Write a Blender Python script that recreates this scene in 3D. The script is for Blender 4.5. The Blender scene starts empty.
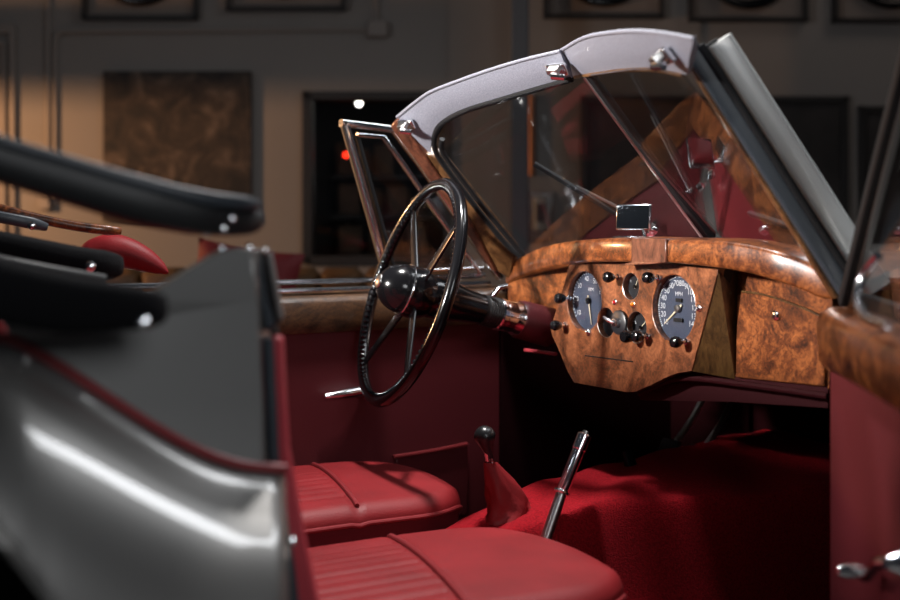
import bpy, bmesh, math, random
from mathutils import Vector as V, Matrix
from mathutils.geometry import tessellate_polygon

random.seed(7)
SC = bpy.context.scene
COL = SC.collection

# ------------------------------------------------------------------ camera
CAM = V((2.014, -1.523, 0.92))
YAW = math.radians(61)
FW = V((-math.sin(YAW), math.cos(YAW), 0))       # viewing direction (level)
RT = V((math.cos(YAW), math.sin(YAW), 0))        # to the right of it
UP = V((0, 0, 1))
cd = bpy.data.cameras.new('camera'); cam = bpy.data.objects.new('camera', cd); COL.objects.link(cam)
cam.location = CAM
cam.rotation_euler = (math.pi / 2, 0, YAW)
cd.sensor_width = 36; cd.lens = 50; cd.shift_y = -60 / 900
cd.clip_start = 0.05; cd.clip_end = 60
cd.dof.use_dof = True; cd.dof.focus_distance = 2.46; cd.dof.aperture_fstop = 2.2
SC.camera = cam

# ------------------------------------------------------------------ world, lights, exposure
w = bpy.data.worlds.new('world'); SC.world = w; w.use_nodes = True
w.node_tree.nodes['Background'].inputs[0].default_value = (0.55, 0.62, 0.75, 1)
w.node_tree.nodes['Background'].inputs[1].default_value = 0.025

def area(name, loc, target, size, power, color=(1, 1, 1), size_y=None, spread=math.pi):
    l = bpy.data.lights.new(name, 'AREA'); l.energy = power; l.color = color; l.spread = spread
    l.shape = 'RECTANGLE' if size_y else 'DISK'; l.size = size
    if size_y: l.size_y = size_y
    o = bpy.data.objects.new(name, l); COL.objects.link(o); o.location = loc
    o.rotation_euler = (V(target) - V(loc)).to_track_quat('-Z', 'Y').to_euler()
    return o

def spot(name, loc, target, power, color, angle, blend=0.5, radius=0.05):
    l = bpy.data.lights.new(name, 'SPOT'); l.energy = power; l.color = color
    l.spot_size = math.radians(angle); l.spot_blend = blend; l.shadow_soft_size = radius
    o = bpy.data.objects.new(name, l); COL.objects.link(o); o.location = loc
    o.rotation_euler = (V(target) - V(loc)).to_track_quat('-Z', 'Y').to_euler()
    return o

def strip(name, loc, target, along, size, length, power, color):
    """rectangular lamp facing target with its long side along a given direction"""
    o = area(name, loc, target, size, power, color, size_y=length)
    z = (V(loc) - V(target)).normalized(); y = V(along); y = (y - z * y.dot(z)).normalized(); x = y.cross(z)
    o.rotation_euler = Matrix((x, y, z)).transposed().to_euler(); return o

area('key_lamp', (-0.25, -3.0, 1.64), (-0.05, -0.05, 0.88), 0.24, 17, (1.0, 0.94, 0.88), spread=math.radians(46))
area('overhead_lamp', (-0.28, -0.27, 2.85), (0.05, -0.27, 0.45), 0.20, 20, (1.0, 0.97, 0.95), spread=math.radians(80))
area('rear_fill', (0.2, -4.0, 1.95), (0.0, -0.2, 1.1), 0.9, 12, (0.90, 0.93, 1.0), spread=math.radians(110))  # unseen fill light added to brighten the header and cabin
area('side_fill', (3.6, -1.3, 1.75), (0.7, -1.1, 0.75), 1.0, 6.5, (0.95, 0.97, 1.0), spread=math.radians(100))
strip('ceiling_strip', (0.32, 0.95, 2.9), (0.8, -1.15, 0.65), (0.57, -0.82, 0), 0.55, 1.7, 32, (0.95, 0.97, 1.0))
area('wall_wash', (-1.0, 2.6, 2.9), (-2.9, 1.6, 1.3), 0.8, 1.9, (1.0, 0.82, 0.70))
l = bpy.data.lights.new('warm_lamp', 'POINT'); l.energy = 105; l.color = (1.0, 0.52, 0.24); l.shadow_soft_size = 0.035
o = bpy.data.objects.new('warm_lamp', l); COL.objects.link(o); o.location = CAM + FW * 4.4 - RT * 2.7 + UP * (1.36 - .92)

SC.view_settings.view_transform = 'Standard'
SC.view_settings.look = 'None'
SC.view_settings.gamma = 1
SC.view_settings.use_curve_mapping = False
SC.view_settings.exposure = 0.0
SC.cycles.use_denoising = True
SC.cycles.max_bounces = 10
SC.cycles.transparent_max_bounces = 24

# ------------------------------------------------------------------ points on real planes
def ray(px, py): return FW + RT * ((px - 450) / 1250) + UP * ((240 - py) / 1250)
def D(px, py, d): return CAM + ray(px, py) * d
def X(px, py, x): r = ray(px, py); return CAM + r * ((x - CAM.x) / r.x)
def Y(px, py, y): r = ray(px, py); return CAM + r * ((y - CAM.y) / r.y)
def Z(px, py, z): r = ray(px, py); return CAM + r * ((z - CAM.z) / r.z)
def PL(px, py, o, n): r = ray(px, py); return CAM + r * ((o - CAM).dot(n) / r.dot(n))

# ------------------------------------------------------------------ materials
def new_mat(name):
    m = bpy.data.materials.new(name); m.use_nodes = True
    return m, m.node_tree.nodes, m.node_tree.links, m.node_tree.nodes['Principled BSDF']

def mat(name, col, rough=0.5, metal=0.0, coat=0.0, bump=None, spec=0.5, sheen=0.0, coat_rough=0.05, vary=None, emit=None):
    m, n, l, b = new_mat(name)
    b.inputs['Base Color'].default_value = (*col, 1)
    b.inputs['Roughness'].default_value = rough
    b.inputs['Metallic'].default_value = metal
    b.inputs['Coat Weight'].default_value = coat
    b.inputs['Coat Roughness'].default_value = coat_rough
    b.inputs['Specular IOR Level'].default_value = spec
    b.inputs['Sheen Weight'].default_value = sheen
    if emit:
        b.inputs['Emission Color'].default_value = (*emit[0], 1); b.inputs['Emission Strength'].default_value = emit[1]
    tc = n.new('ShaderNodeTexCoord')
    if bump:
        t = n.new('ShaderNodeTexNoise'); t.inputs['Scale'].default_value = bump[0]; t.inputs['Detail'].default_value = 4
        l.new(tc.outputs['Object'], t.inputs['Vector'])
        bp = n.new('ShaderNodeBump'); bp.inputs['Strength'].default_value = bump[1]; bp.inputs['Distance'].default_value = bump[2]
        l.new(t.outputs['Fac'], bp.inputs['Height']); l.new(bp.outputs['Normal'], b.inputs['Normal'])
    if vary:
        t = n.new('ShaderNodeTexNoise'); t.inputs['Scale'].default_value = vary[0]; t.inputs['Detail'].default_value = 6
        l.new(tc.outputs['Object'], t.inputs['Vector'])
        r = n.new('ShaderNodeValToRGB'); r.color_ramp.elements[0].position = 0.3; r.color_ramp.elements[1].position = 0.7
        r.color_ramp.elements[0].color = (*[c * vary[1] for c in col], 1); r.color_ramp.elements[1].color = (*[min(1, c * vary[2]) for c in col], 1)
        l.new(t.outputs['Fac'], r.inputs['Fac']); l.new(r.outputs['Color'], b.inputs['Base Color'])
    return m

def burl(name, dark, mid, light, scale=14, stretch=(1, 1, 1), rough=0.32, coat=0.6, distortion=2.2):
    m, n, l, b = new_mat(name)
    tc = n.new('ShaderNodeTexCoord'); mp = n.new('ShaderNodeMapping'); mp.inputs['Scale'].default_value = stretch
    l.new(tc.outputs['Object'], mp.inputs['Vector'])
    t1 = n.new('ShaderNodeTexNoise'); t1.inputs['Scale'].default_value = scale; t1.inputs['Detail'].default_value = 9
    t1.inputs['Roughness'].default_value = 0.68; t1.inputs['Distortion'].default_value = distortion
    l.new(mp.outputs['Vector'], t1.inputs['Vector'])
    t2 = n.new('ShaderNodeTexNoise'); t2.inputs['Scale'].default_value = scale * 5.5; t2.inputs['Detail'].default_value = 8
    t2.inputs['Distortion'].default_value = 3.0; t2.inputs['Roughness'].default_value = 0.7
    l.new(mp.outputs['Vector'], t2.inputs['Vector'])
    mx = n.new('ShaderNodeMath'); mx.operation = 'MULTIPLY_ADD'; mx.inputs[1].default_value = 0.45
    l.new(t2.outputs['Fac'], mx.inputs[0])
    m2 = n.new('ShaderNodeMath'); m2.operation = 'MULTIPLY'; m2.inputs[1].default_value = 0.62
    l.new(t1.outputs['Fac'], m2.inputs[0]); l.new(m2.outputs[0], mx.inputs[2])
    r = n.new('ShaderNodeValToRGB'); cr = r.color_ramp
    cr.elements[0].position = 0.42; cr.elements[0].color = (*dark, 1)
    cr.elements[1].position = 0.66; cr.elements[1].color = (*light, 1)
    e = cr.elements.new(0.53); e.color = (*mid, 1)
    l.new(mx.outputs[0], r.inputs['Fac']); l.new(r.outputs['Color'], b.inputs['Base Color'])
    b.inputs['Roughness'].default_value = rough; b.inputs['Coat Weight'].default_value = coat; b.inputs['Coat Roughness'].default_value = 0.12
    return m

def glass_mat(name, ior=1.8, tint=(0.86, 0.87, 0.88)):
    m, n, l, b = new_mat(name); n.remove(b)
    fr = n.new('ShaderNodeFresnel'); fr.inputs['IOR'].default_value = ior
    tr = n.new('ShaderNodeBsdfTransparent'); tr.inputs['Color'].default_value = (*tint, 1)
    gl = n.new('ShaderNodeBsdfGlossy'); gl.inputs['Roughness'].default_value = 0.01
    mix = n.new('ShaderNodeMixShader')
    ge = n.new('ShaderNodeNewGeometry'); mr = n.new('ShaderNodeMapRange')
    mr.inputs['To Min'].default_value = ior; mr.inputs['To Max'].default_value = 1 / ior
    l.new(ge.outputs['Backfacing'], mr.inputs['Value']); l.new(mr.outputs[0], fr.inputs['IOR'])
    l.new(fr.outputs[0], mix.inputs[0]); l.new(tr.outputs[0], mix.inputs[1]); l.new(gl.outputs[0], mix.inputs[2])
    l.new(mix.outputs[0], n['Material Output'].inputs['Surface'])
    return m

M = {}
M['walnut'] = burl('walnut burl veneer', (0.018, 0.006, 0.003), (0.12, 0.032, 0.009), (0.36, 0.115, 0.032), 12)
M['walnut_panel'] = burl('pale walnut veneer', (0.030, 0.011, 0.006), (0.150, 0.049, 0.020), (0.33, 0.118, 0.050), 9)
M['walnut_plain'] = burl('straight walnut', (0.022, 0.010, 0.004), (0.070, 0.034, 0.011), (0.12, 0.062, 0.020), 9, (1, 1, .35))
M['timber'] = burl('brown timber', (0.026, 0.010, 0.004), (0.095, 0.042, 0.015), (0.20, 0.095, 0.036), 16, (1, 1, .5), .4, .3)
M['cap_timber'] = burl('dark door cap walnut', (0.016, 0.007, 0.003), (0.055, 0.024, 0.010), (0.115, 0.055, 0.022), 14, (1, .5, 1), .38, .4)
M['walnut_shaded'] = burl('shaded walnut burl', (0.012, 0.004, 0.002), (0.075, 0.021, 0.007), (0.24, 0.078, 0.022), 12)  # dash walnut with the open door's shade put into the colour
M['knob_black'] = mat('satin black knob', (0.010, 0.010, 0.011), 0.30, spec=0.45)
M['timber_red'] = burl('red brown timber', (0.03, 0.010, 0.006), (0.10, 0.032, 0.018), (0.18, 0.065, 0.035), 16, (1, 1, .4), .35, .5)
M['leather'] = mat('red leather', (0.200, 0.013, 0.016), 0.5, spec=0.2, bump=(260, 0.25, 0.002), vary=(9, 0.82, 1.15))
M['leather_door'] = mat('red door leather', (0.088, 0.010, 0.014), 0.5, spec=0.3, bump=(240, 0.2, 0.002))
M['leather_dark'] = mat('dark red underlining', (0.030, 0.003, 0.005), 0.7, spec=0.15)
M['piping'] = mat('red piping leather', (0.22, 0.022, 0.026), 0.35)
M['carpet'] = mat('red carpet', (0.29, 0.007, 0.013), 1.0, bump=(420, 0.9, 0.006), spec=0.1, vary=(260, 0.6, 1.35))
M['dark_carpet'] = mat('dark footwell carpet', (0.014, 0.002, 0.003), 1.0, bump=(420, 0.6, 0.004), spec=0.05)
M['paint'] = mat('dark grey metallic paint', (0.19, 0.187, 0.180), 0.42, 0.65, 0.9, coat_rough=0.05)
M['paint_matt'] = mat('grey quarter paint', (0.165, 0.165, 0.16), 0.45, 0.2, 0.15, coat_rough=0.3)
M['silver'] = mat('silver header vinyl', (0.275, 0.285, 0.345), 0.5, 0.1, 0.2, bump=(700, 0.45, 0.002), vary=(420, 0.75, 1.2))
M['post_grey'] = mat('pale grey post paint', (0.84, 0.85, 0.83), 0.35, 0.1, 0.4)
M['chrome'] = mat('chrome', (0.86, 0.88, 0.92), 0.16, 1.0)
M['steel'] = mat('brushed steel', (0.55, 0.54, 0.52), 0.28, 1.0)
M['black_gloss'] = mat('black gloss', (0.005, 0.005, 0.006), 0.17, 0, 0.2, spec=0.4)
M['black'] = mat('black rubber', (0.008, 0.008, 0.009), 0.6, spec=0.25)
M['rubber_blue'] = mat('grey rubber seal', (0.035, 0.044, 0.055), 0.42)
M['hood_cloth'] = mat('black hood cloth', (0.004, 0.004, 0.005), 0.9, bump=(300, 0.4, 0.003), spec=0.15)
M['hood_vinyl'] = mat('black hood vinyl', (0.010, 0.011, 0.012), 0.5)
M['dial'] = mat('blue black dial', (0.030, 0.042, 0.075), 0.55)
M['dial_black'] = mat('black dial', (0.012, 0.013, 0.016), 0.4)
M['ink'] = mat('white dial marking', (0.55, 0.58, 0.62), 0.6)
M['ivory'] = mat('ivory needle', (0.62, 0.55, 0.40), 0.5)
M['red_lens'] = mat('red lens', (0.5, 0.01, 0.01), 0.15, coat=0.8)
M['amber_lens'] = mat('amber lens', (0.7, 0.17, 0.01), 0.15, coat=0.8)
M['glass'] = glass_mat('windscreen glass')
M['clear'] = glass_mat('gauge glass', 1.45, (0.97, 0.97, 0.97))
M['mirror'] = mat('mirror glass', (0.75, 0.78, 0.80), 0.02, 1.0)
M['red_trim'] = mat('red edge trim', (0.42, 0.045, 0.06), 0.4)
M['wall'] = mat('grey beige wall paint', (0.27, 0.245, 0.225), 0.9, vary=(1.2, 0.93, 1.05))
M['floor'] = mat('sealed concrete', (0.10, 0.098, 0.095), 0.4, vary=(2.5, 0.8, 1.15))
M['frame_black'] = mat('black frame wood', (0.015, 0.012, 0.011), 0.5)
M['mat_board'] = mat('pale mount board', (0.23, 0.19, 0.165), 0.9)
M['dark_art'] = mat('dark print', (0.030, 0.024, 0.022), 0.6, vary=(5, 0.4, 1.6))
M['conduit'] = mat('painted conduit', (0.27, 0.235, 0.21), 0.6)
M['post_blue'] = mat('blue grey column paint', (0.085, 0.095, 0.110), 0.6)
M['lit_orange'] = mat('lit_orange', (0.42, 0.16, 0.07), 0.4, 0.6)  # warm light on the column side, put into the colour
M['sofa'] = mat('tan leather', (0.13, 0.062, 0.022), 0.55, vary=(6, 0.6, 1.3))
M['chair_red'] = mat('dark red velvet', (0.16, 0.010, 0.014), 0.7)
M['cream'] = mat('cream bakelite', (0.45, 0.40, 0.32), 0.4)
M['glint_white'] = mat('reflected lamp glow', (1, 1, 1), 0.5, emit=((1, 0.97, 0.9), 14))  # emission stands in for lamps mirrored by the wall window
M['glint_red'] = mat('reflected red lamp glow', (1, 0.05, 0.02), 0.5, emit=((1, 0.03, 0.01), 5))
M['shelf_brown'] = mat('brown shelf stock', (0.10, 0.06, 0.035), 0.7, vary=(7, 0.3, 1.8))
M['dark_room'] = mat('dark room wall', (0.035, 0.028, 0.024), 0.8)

def art_mat():
    m, n, l, b = new_mat('mottled brown painting')
    tc = n.new('ShaderNodeTexCoord'); mp = n.new('ShaderNodeMapping'); mp.inputs['Scale'].default_value = (1, 1, 1)
    l.new(tc.outputs['Object'], mp.inputs['Vector'])
    t = n.new('ShaderNodeTexNoise'); t.inputs['Scale'].default_value = 7; t.inputs['Detail'].default_value = 9; t.inputs['Distortion'].default_value = 1.2; t.inputs['Roughness'].default_value = .65
    l.new(mp.outputs['Vector'], t.inputs['Vector'])
    r = n.new('ShaderNodeValToRGB'); cr = r.color_ramp
    cr.elements[0].position = .38; cr.elements[0].color = (.020, .018, .018, 1)
    cr.elements[1].position = .70; cr.elements[1].color = (.17, .125, .095, 1)
    e = cr.elements.new(.52); e.color = (.055, .040, .032, 1)
    l.new(t.outputs['Fac'], r.inputs['Fac']); l.new(r.outputs['Color'], b.inputs['Base Color']); b.inputs['Roughness'].default_value = .8
    return m
M['art'] = art_mat()

# ------------------------------------------------------------------ mesh builder
WM = {}
def frame_of(d):
    d = d.normalized(); a = V((0, 0, 1)) if abs(d.z) < .9 else V((1, 0, 0))
    s = d.cross(a).normalized(); return s, s.cross(d).normalized()

class MB:
    def __init__(self): self.v = []; self.f = []; self.m = []
    def add(self, vs, fs, mi=0):
        k = len(self.v); self.v += [V(p) for p in vs]; self.f += [tuple(i + k for i in f) for f in fs]; self.m += [mi] * len(fs); return self
    def box(self, c, s, rot=None, mi=0):
        c = V(c); vs = []
        for a in (-.5, .5):
            for b in (-.5, .5):
                for d in (-.5, .5):
                    p = V((a * s[0], b * s[1], d * s[2]))
                    vs.append(c + (rot @ p if rot else p))
        return self.add(vs, [(0, 1, 3, 2), (4, 6, 7, 5), (0, 4, 5, 1), (2, 3, 7, 6), (0, 2, 6, 4), (1, 5, 7, 3)], mi)
    def tube(self, pts, r, n=12, closed=False, mi=0, flat=None, up=None):
        """swept round (or flattened: flat = (a, b) half sizes along up-ish and side) section"""
        pts = [V(p) for p in pts]; N = len(pts); rs = r if isinstance(r, (list, tuple)) else [r] * N
        vs = []; s = None
        for i, p in enumerate(pts):
            if closed: d = pts[(i + 1) % N] - pts[i - 1]
            else: d = pts[min(i + 1, N - 1)] - pts[max(i - 1, 0)]
            d.normalize()
            if up is not None: s = d.cross(V(up)).normalized()
            elif s is None: s, _ = frame_of(d)
            else: s = (s - d * s.dot(d)).normalized()
            t = s.cross(d).normalized()
            for k in range(n):
                a = 2 * math.pi * k / n
                ca, sa = math.cos(a), math.sin(a)
                if flat:
                    q = 0.45
                    ca = math.copysign(abs(ca) ** q, ca); sa = math.copysign(abs(sa) ** q, sa)
                    vs.append(p + s * (ca * flat[0] * rs[i]) + t * (sa * flat[1] * rs[i]))
                else: vs.append(p + s * (ca * rs[i]) + t * (sa * rs[i]))
        fs = []
        for i in range(N if closed else N - 1):
            j = (i + 1) % N
            for k in range(n): fs.append((i * n + k, i * n + (k + 1) % n, j * n + (k + 1) % n, j * n + k))
        if not closed: fs.append(tuple(range(n))[::-1]); fs.append(tuple((N - 1) * n + k for k in range(n)))
        return self.add(vs, fs, mi)
    def lathe(self, prof, o, axis, n=32, mi=0):
        o = V(o); axis = V(axis).normalized(); s, t = frame_of(axis); vs = []; fs = []
        for r, h in prof:
            for k in range(n):
                a = 2 * math.pi * k / n; vs.append(o + axis * h + (s * math.cos(a) + t * math.sin(a)) * max(r, 1e-5))
        for i in range(len(prof) - 1):
            for k in range(n): fs.append((i * n + k, i * n + (k + 1) % n, (i + 1) * n + (k + 1) % n, (i + 1) * n + k))
        fs.append(tuple(range(n))[::-1]); fs.append(tuple((len(prof) - 1) * n + k for k in range(n)))
        return self.add(vs, fs, mi)
    def loft(self, rows, closed=False, mi=0):
        n = len(rows[0]); vs = [p for r in rows for p in r]; fs = []
        for i in range(len(rows) - 1):
            for k in range(n if closed else n - 1):
                j = (k + 1) % n; fs.append((i * n + k, i * n + j, (i + 1) * n + j, (i + 1) * n + k))
        return self.add(vs, fs, mi)
    def prism(self, outer, off, holes=(), mi=0):
        loops = [[V(p) for p in outer]] + [[V(p) for p in h] for h in holes]; off = V(off)
        flat = [p for L in loops for p in L]; tris = tessellate_polygon(loops); n = len(flat)
        fs = [tuple(t) for t in tris] + [tuple(i + n for i in t[::-1]) for t in tris]; k = 0
        for L in loops:
            for i in range(len(L)):
                j = (i + 1) % len(L); fs.append((k + i, k + j, k + j + n, k + i + n))
            k += len(L)
        return self.add(flat + [p + off for p in flat], fs, mi)
    def build(self, name, mats, parent=None, origin=None, rot=None, smooth=35, bevel=0, seg=2, subsurf=0, label=None):
        if not isinstance(mats, (list, tuple)): mats = [mats]
        if origin is None:
            lo = V([min(p[i] for p in self.v) for i in range(3)]); hi = V([max(p[i] for p in self.v) for i in range(3)]); origin = (lo + hi) / 2
        W = Matrix.Translation(V(origin)) @ (rot.to_4x4() if rot else Matrix.Identity(4)); I = W.inverted()
        me = bpy.data.meshes.new(name); me.from_pydata([I @ p for p in self.v], [], self.f)
        for m in mats: me.materials.append(m)
        for p, mi in zip(me.polygons, self.m): p.material_index = mi
        bm = bmesh.new(); bm.from_mesh(me)
        bmesh.ops.remove_doubles(bm, verts=bm.verts, dist=1e-6); bmesh.ops.recalc_face_normals(bm, faces=bm.faces)
        bm.to_mesh(me); bm.free()
        if smooth:
            for p in me.polygons: p.use_smooth = True
            me.set_sharp_from_angle(angle=math.radians(smooth))
        o = bpy.data.objects.new(name, me); COL.objects.link(o)
        put(o, W, parent)
        if bevel:
            b = o.modifiers.new('edge', 'BEVEL'); b.width = bevel; b.segments = seg; b.limit_method = 'ANGLE'; b.angle_limit = math.radians(40); b.harden_normals = False
        if subsurf:
            s = o.modifiers.new('smooth', 'SUBSURF'); s.levels = subsurf; s.render_levels = subsurf
        if label: o['label'] = label
        return o

def put(o, W, parent=None):
    WM[o.name] = W
    if parent: o.parent = parent; o.matrix_basis = WM[parent.name].inverted() @ W
    else: o.matrix_basis = W

def empty(name, loc, parent=None, label=None):
    o = bpy.data.objects.new(name, None); COL.objects.link(o); o.empty_display_size = .05
    put(o, Matrix.Translation(V(loc)), parent)
    if label: o['label'] = label
    return o

def tag(o, label, cat, group=None):
    o['label'] = label; o['category'] = cat
    if group: o['group'] = group
    return o

def structure(o): o['kind'] = 'structure'; return o

def copy_tree(o, W, parent):
    c = o.copy(); COL.objects.link(c); put(c, W, parent)
    for ch in o.children:
        k = ch.copy(); COL.objects.link(k); k.parent = c; WM[k.name] = W @ ch.matrix_basis
    return c

_font = {}
def text_geo(s, size):
    if (s, size) in _font: return _font[(s, size)]
    cu = bpy.data.curves.new('t', 'FONT'); cu.body = s; cu.size = size; cu.align_x = 'CENTER'; cu.align_y = 'CENTER'; cu.resolution_u = 3
    o = bpy.data.objects.new('t', cu); COL.objects.link(o)
    dg = bpy.context.evaluated_depsgraph_get(); me = bpy.data.meshes.new_from_object(o.evaluated_get(dg))
    r = ([v.co.copy() for v in me.vertices], [tuple(p.vertices) for p in me.polygons])
    bpy.data.objects.remove(o); bpy.data.curves.remove(cu); bpy.data.meshes.remove(me)
    _font[(s, size)] = r
    return r

def circ(c, r, n=40, ax=(1, 0, 0), ay=(0, 0, 1)):
    c = V(c); return [c + V(ax) * (r * math.cos(2 * math.pi * k / n)) + V(ay) * (r * math.sin(2 * math.pi * k / n)) for k in range(n)]

def smooth_path(pts, sub=6, closed=False):
    pts = [V(p) for p in pts]; N = len(pts); out = []
    for i in range(N if closed else N - 1):
        p0 = pts[(i - 1) % N] if closed or i > 0 else pts[i] * 2 - pts[i + 1]
        p1 = pts[i]; p2 = pts[(i + 1) % N]
        p3 = pts[(i + 2) % N] if closed or i + 2 < N else pts[i + 1] * 2 - pts[i]
        for k in range(sub):
            t = k / sub
            out.append(.5 * (2 * p1 + (p2 - p0) * t + (2 * p0 - 5 * p1 + 4 * p2 - p3) * t * t + (3 * p1 - p0 - 3 * p2 + p3) * t ** 3))
    if not closed: out.append(pts[-1])
    return out

def sinterp(tab, x):
    if x <= tab[0][0]: return tab[0][1]
    if x >= tab[-1][0]: return tab[-1][1]
    i = max(k for k in range(len(tab) - 1) if tab[k][0] <= x)
    def m(k):
        a, c = tab[max(k - 1, 0)], tab[min(k + 1, len(tab) - 1)]; return (c[1] - a[1]) / (c[0] - a[0])
    h = tab[i + 1][0] - tab[i][0]; t = (x - tab[i][0]) / h
    return (2*t**3 - 3*t*t + 1) * tab[i][1] + (t**3 - 2*t*t + t) * h * m(i) + (3*t*t - 2*t**3) * tab[i + 1][1] + (t**3 - t*t) * h * m(i + 1)

def interp(tab, x):
    if x <= tab[0][0]: return tab[0][1]
    for (a, b), (c, d) in zip(tab, tab[1:]):
        if x <= c: return b + (d - b) * (x - a) / (c - a)
    return tab[-1][1]

# ================================================================== THE ROOM
WALL_D = 5.6
def wp(px, py, off=0.0): return D(px, py, WALL_D) - FW * off
PXM = 1250 / WALL_D
ROTW = Matrix((RT, FW, UP)).transposed()          # local x along the wall, y into it
base = CAM + FW * WALL_D; base.z = 0

def wrect(b, px0, py0, px1, py1, off0, off1, mi=0):
    """a box on the back wall between two picture corners, standing off0..off1 proud of it"""
    a = wp(px0, py0); c = wp(px1, py1); m = (a + c) / 2 - FW * ((off0 + off1) / 2)
    b.box(m, (abs(px1 - px0) / PXM, abs(off1 - off0), abs(py1 - py0) / PXM), ROTW, mi); return b

# wall with a window opening (outline in wall coordinates)
def wloc(x, z, off=0): return base + RT * x + UP * z - FW * off
hole_px = (310, 98, 446, 258)
hx0, hx1 = (hole_px[0] - 450) / PXM, (hole_px[2] - 450) / PXM
hz1, hz0 = .92 + (240 - hole_px[1]) / PXM, .92 + (240 - hole_px[3]) / PXM
b = MB(); b.prism([wloc(-6, 0), wloc(6, 0), wloc(6, 3.4), wloc(-6, 3.4)], FW * .12,
                  [[wloc(hx0, hz0), wloc(hx1, hz0), wloc(hx1, hz1), wloc(hx0, hz1)]])
structure(b.build('wall_back', M['wall'], smooth=0))
b = MB(); b.box((0, 0, -.05), (16, 16, .1)); structure(b.build('floor', M['floor'], smooth=0))

# window into the unlit room beyond
wn = structure(empty('window_1', wp(378, 258)))
b = MB()
for r in ((303, 92, 312, 264), (444, 92, 452, 264), (303, 92, 452, 100), (303, 256, 452, 264)): wrect(b, *r, -.1, .03)
b.build('window_frame', M['frame_black'], wn, bevel=.004)
b = MB(); wrect(b, 310, 98, 446, 258, -.06, -.055); b.build('pane', M['clear'], wn)
b = MB()
o = 1.0; x0, x1, z0, z1 = hx0 - .5, hx1 + .5, hz0 - .4, hz1 + .3
for q in ([wloc(x0, z0, -o), wloc(x1, z0, -o), wloc(x1, z1, -o), wloc(x0, z1, -o)],
          [wloc(x0, z0, -.13), wloc(x1, z0, -.13), wloc(x1, z0, -o), wloc(x0, z0, -o)],
          [wloc(x0, z1, -.13), wloc(x1, z1, -.13), wloc(x1, z1, -o), wloc(x0, z1, -o)],
          [wloc(x0, z0, -.13), wloc(x0, z1, -.13), wloc(x0, z1, -o), wloc(x0, z0, -o)],
          [wloc(x1, z0, -.13), wloc(x1, z1, -.13), wloc(x1, z1, -o), wloc(x1, z0, -o)]):
    b.add(q, [(0, 1, 2, 3)])
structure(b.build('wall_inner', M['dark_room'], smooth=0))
# shelves behind the glass
for py, which in ((168, 'top'), (212, 'middle'), (256, 'lowest')):
    sh = empty('wall_shelf', wp(379, py, -.7)); tag(sh, which + ' of the three dark shelves seen behind the wall window', 'shelf', 'shelves behind the window')
    b = MB(); wrect(b, 318, py + .2, 440, py + 4, -.999, -.55); b.build('shelf_board', M['frame_black'], sh)
    for px in (330, 424):
        b = MB(); wrect(b, px, py + 4, px + 3, py + 10, -.999, -.75); b.build('bracket', M['frame_black'], sh)
for k, (px, py, wd, h) in enumerate(((324, 168, 18, 36), (346, 168, 14, 30), (366, 168, 22, 34), (326, 212, 24, 34), (356, 212, 18, 28), (380, 212, 24, 32), (326, 256, 26, 32), (360, 256, 34, 28), (402, 256, 22, 34))):
    b = MB(); wrect(b, px, py - h, px + wd, py, -.8, -.6)
    tag(b.build('storage_box', M['shelf_brown'], None, bevel=.01), 'brown box on the shelf behind the dark wall window', 'box', 'boxes on the rack behind the window')
def glint_ball(name, px, py, r, m, label):  # glowing ball behind the glass stands for a lamp reflected in it
    p = D(px, py, WALL_D + .35); b = MB()
    b.lathe([(0, -r)] + [(r * math.cos(a), r * math.sin(a)) for a in [math.radians(t) for t in range(-80, 81, 16)]] + [(0, r)], p, (0, 0, 1), 20)
    e = empty(name, p); tag(e, label, 'lamp'); b.build('glint_ball', m, e)
    b = MB(); b.tube([p + V((0, 0, r)), p + V((0, 0, r + .12 + (hz1 - p.z) * 0))], .006); b.build('glint_stem', M['frame_black'], e); return e
glint_ball('white_glint', 359, 103, .013, M['glint_white'], 'small white glow standing for a lamp reflected at the top of the dark window')
glint_ball('red_glint', 346, 155, .012, M['glint_red'], 'small red glow standing for a lamp reflected in the dark window')

# framed steering wheels along the top of the wall
def wheel_frame(px0, px1, py, h, label, style):
    e = empty('shadow_box_frame', wp((px0 + px1) / 2, py)); tag(e, label, 'picture frame')
    b = MB(); t = 4
    for r in ((px0, py - h, px0 + t, py), (px1 - t, py - h, px1, py), (px0, py - t, px1, py), (px0, py - h, px1, py - h + t)): wrect(b, *r, 0, .06)
    b.build('frame', M['frame_black'], e, bevel=.003)
    b = MB(); wrect(b, px0 + t, py - h + t, px1 - t, py - t, 0, .02); b.build('mount_board', M['mat_board'], e)
    c = wp((px0 + px1) / 2, py - h / 2 + 0, .045); R = (px1 - px0) / PXM * .36; b = MB()
    b.tube([c + RT * (R * math.cos(a)) + UP * (R * math.sin(a)) for a in [2 * math.pi * k / 40 for k in range(40)]], .022, closed=True)
    b.build('wheel_rim', M['black_gloss'], e)
    b = MB()
    for k in range(style):
        a = 2 * math.pi * k / style + .4; b.tube([c, c + (RT * math.cos(a) + UP * math.sin(a)) * R], .013, 8)
    b.lathe([(0, 0), (.045, 0), (.04, .02), (0, .025)], c, -FW); b.build('wheel_centre', M['chrome'] if style == 4 else M['black_gloss'], e)
for a in ((85, 199, 21, 118, 'framed old steering wheel hung above the mottled brown painting', 4),
          (228, 346, 12, 118, 'framed old steering wheel hung high above the wall window', 3),
          (543, 662, 20, 118, 'framed old steering wheel right of the blue grey column', 3),
          (687, 805, 23, 118, 'framed old steering wheel above the windscreen pillar of the car', 4),
          (831, 945, 24, 118, 'framed old steering wheel cut by the right edge of the photo', 3)): wheel_frame(*a)

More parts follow.
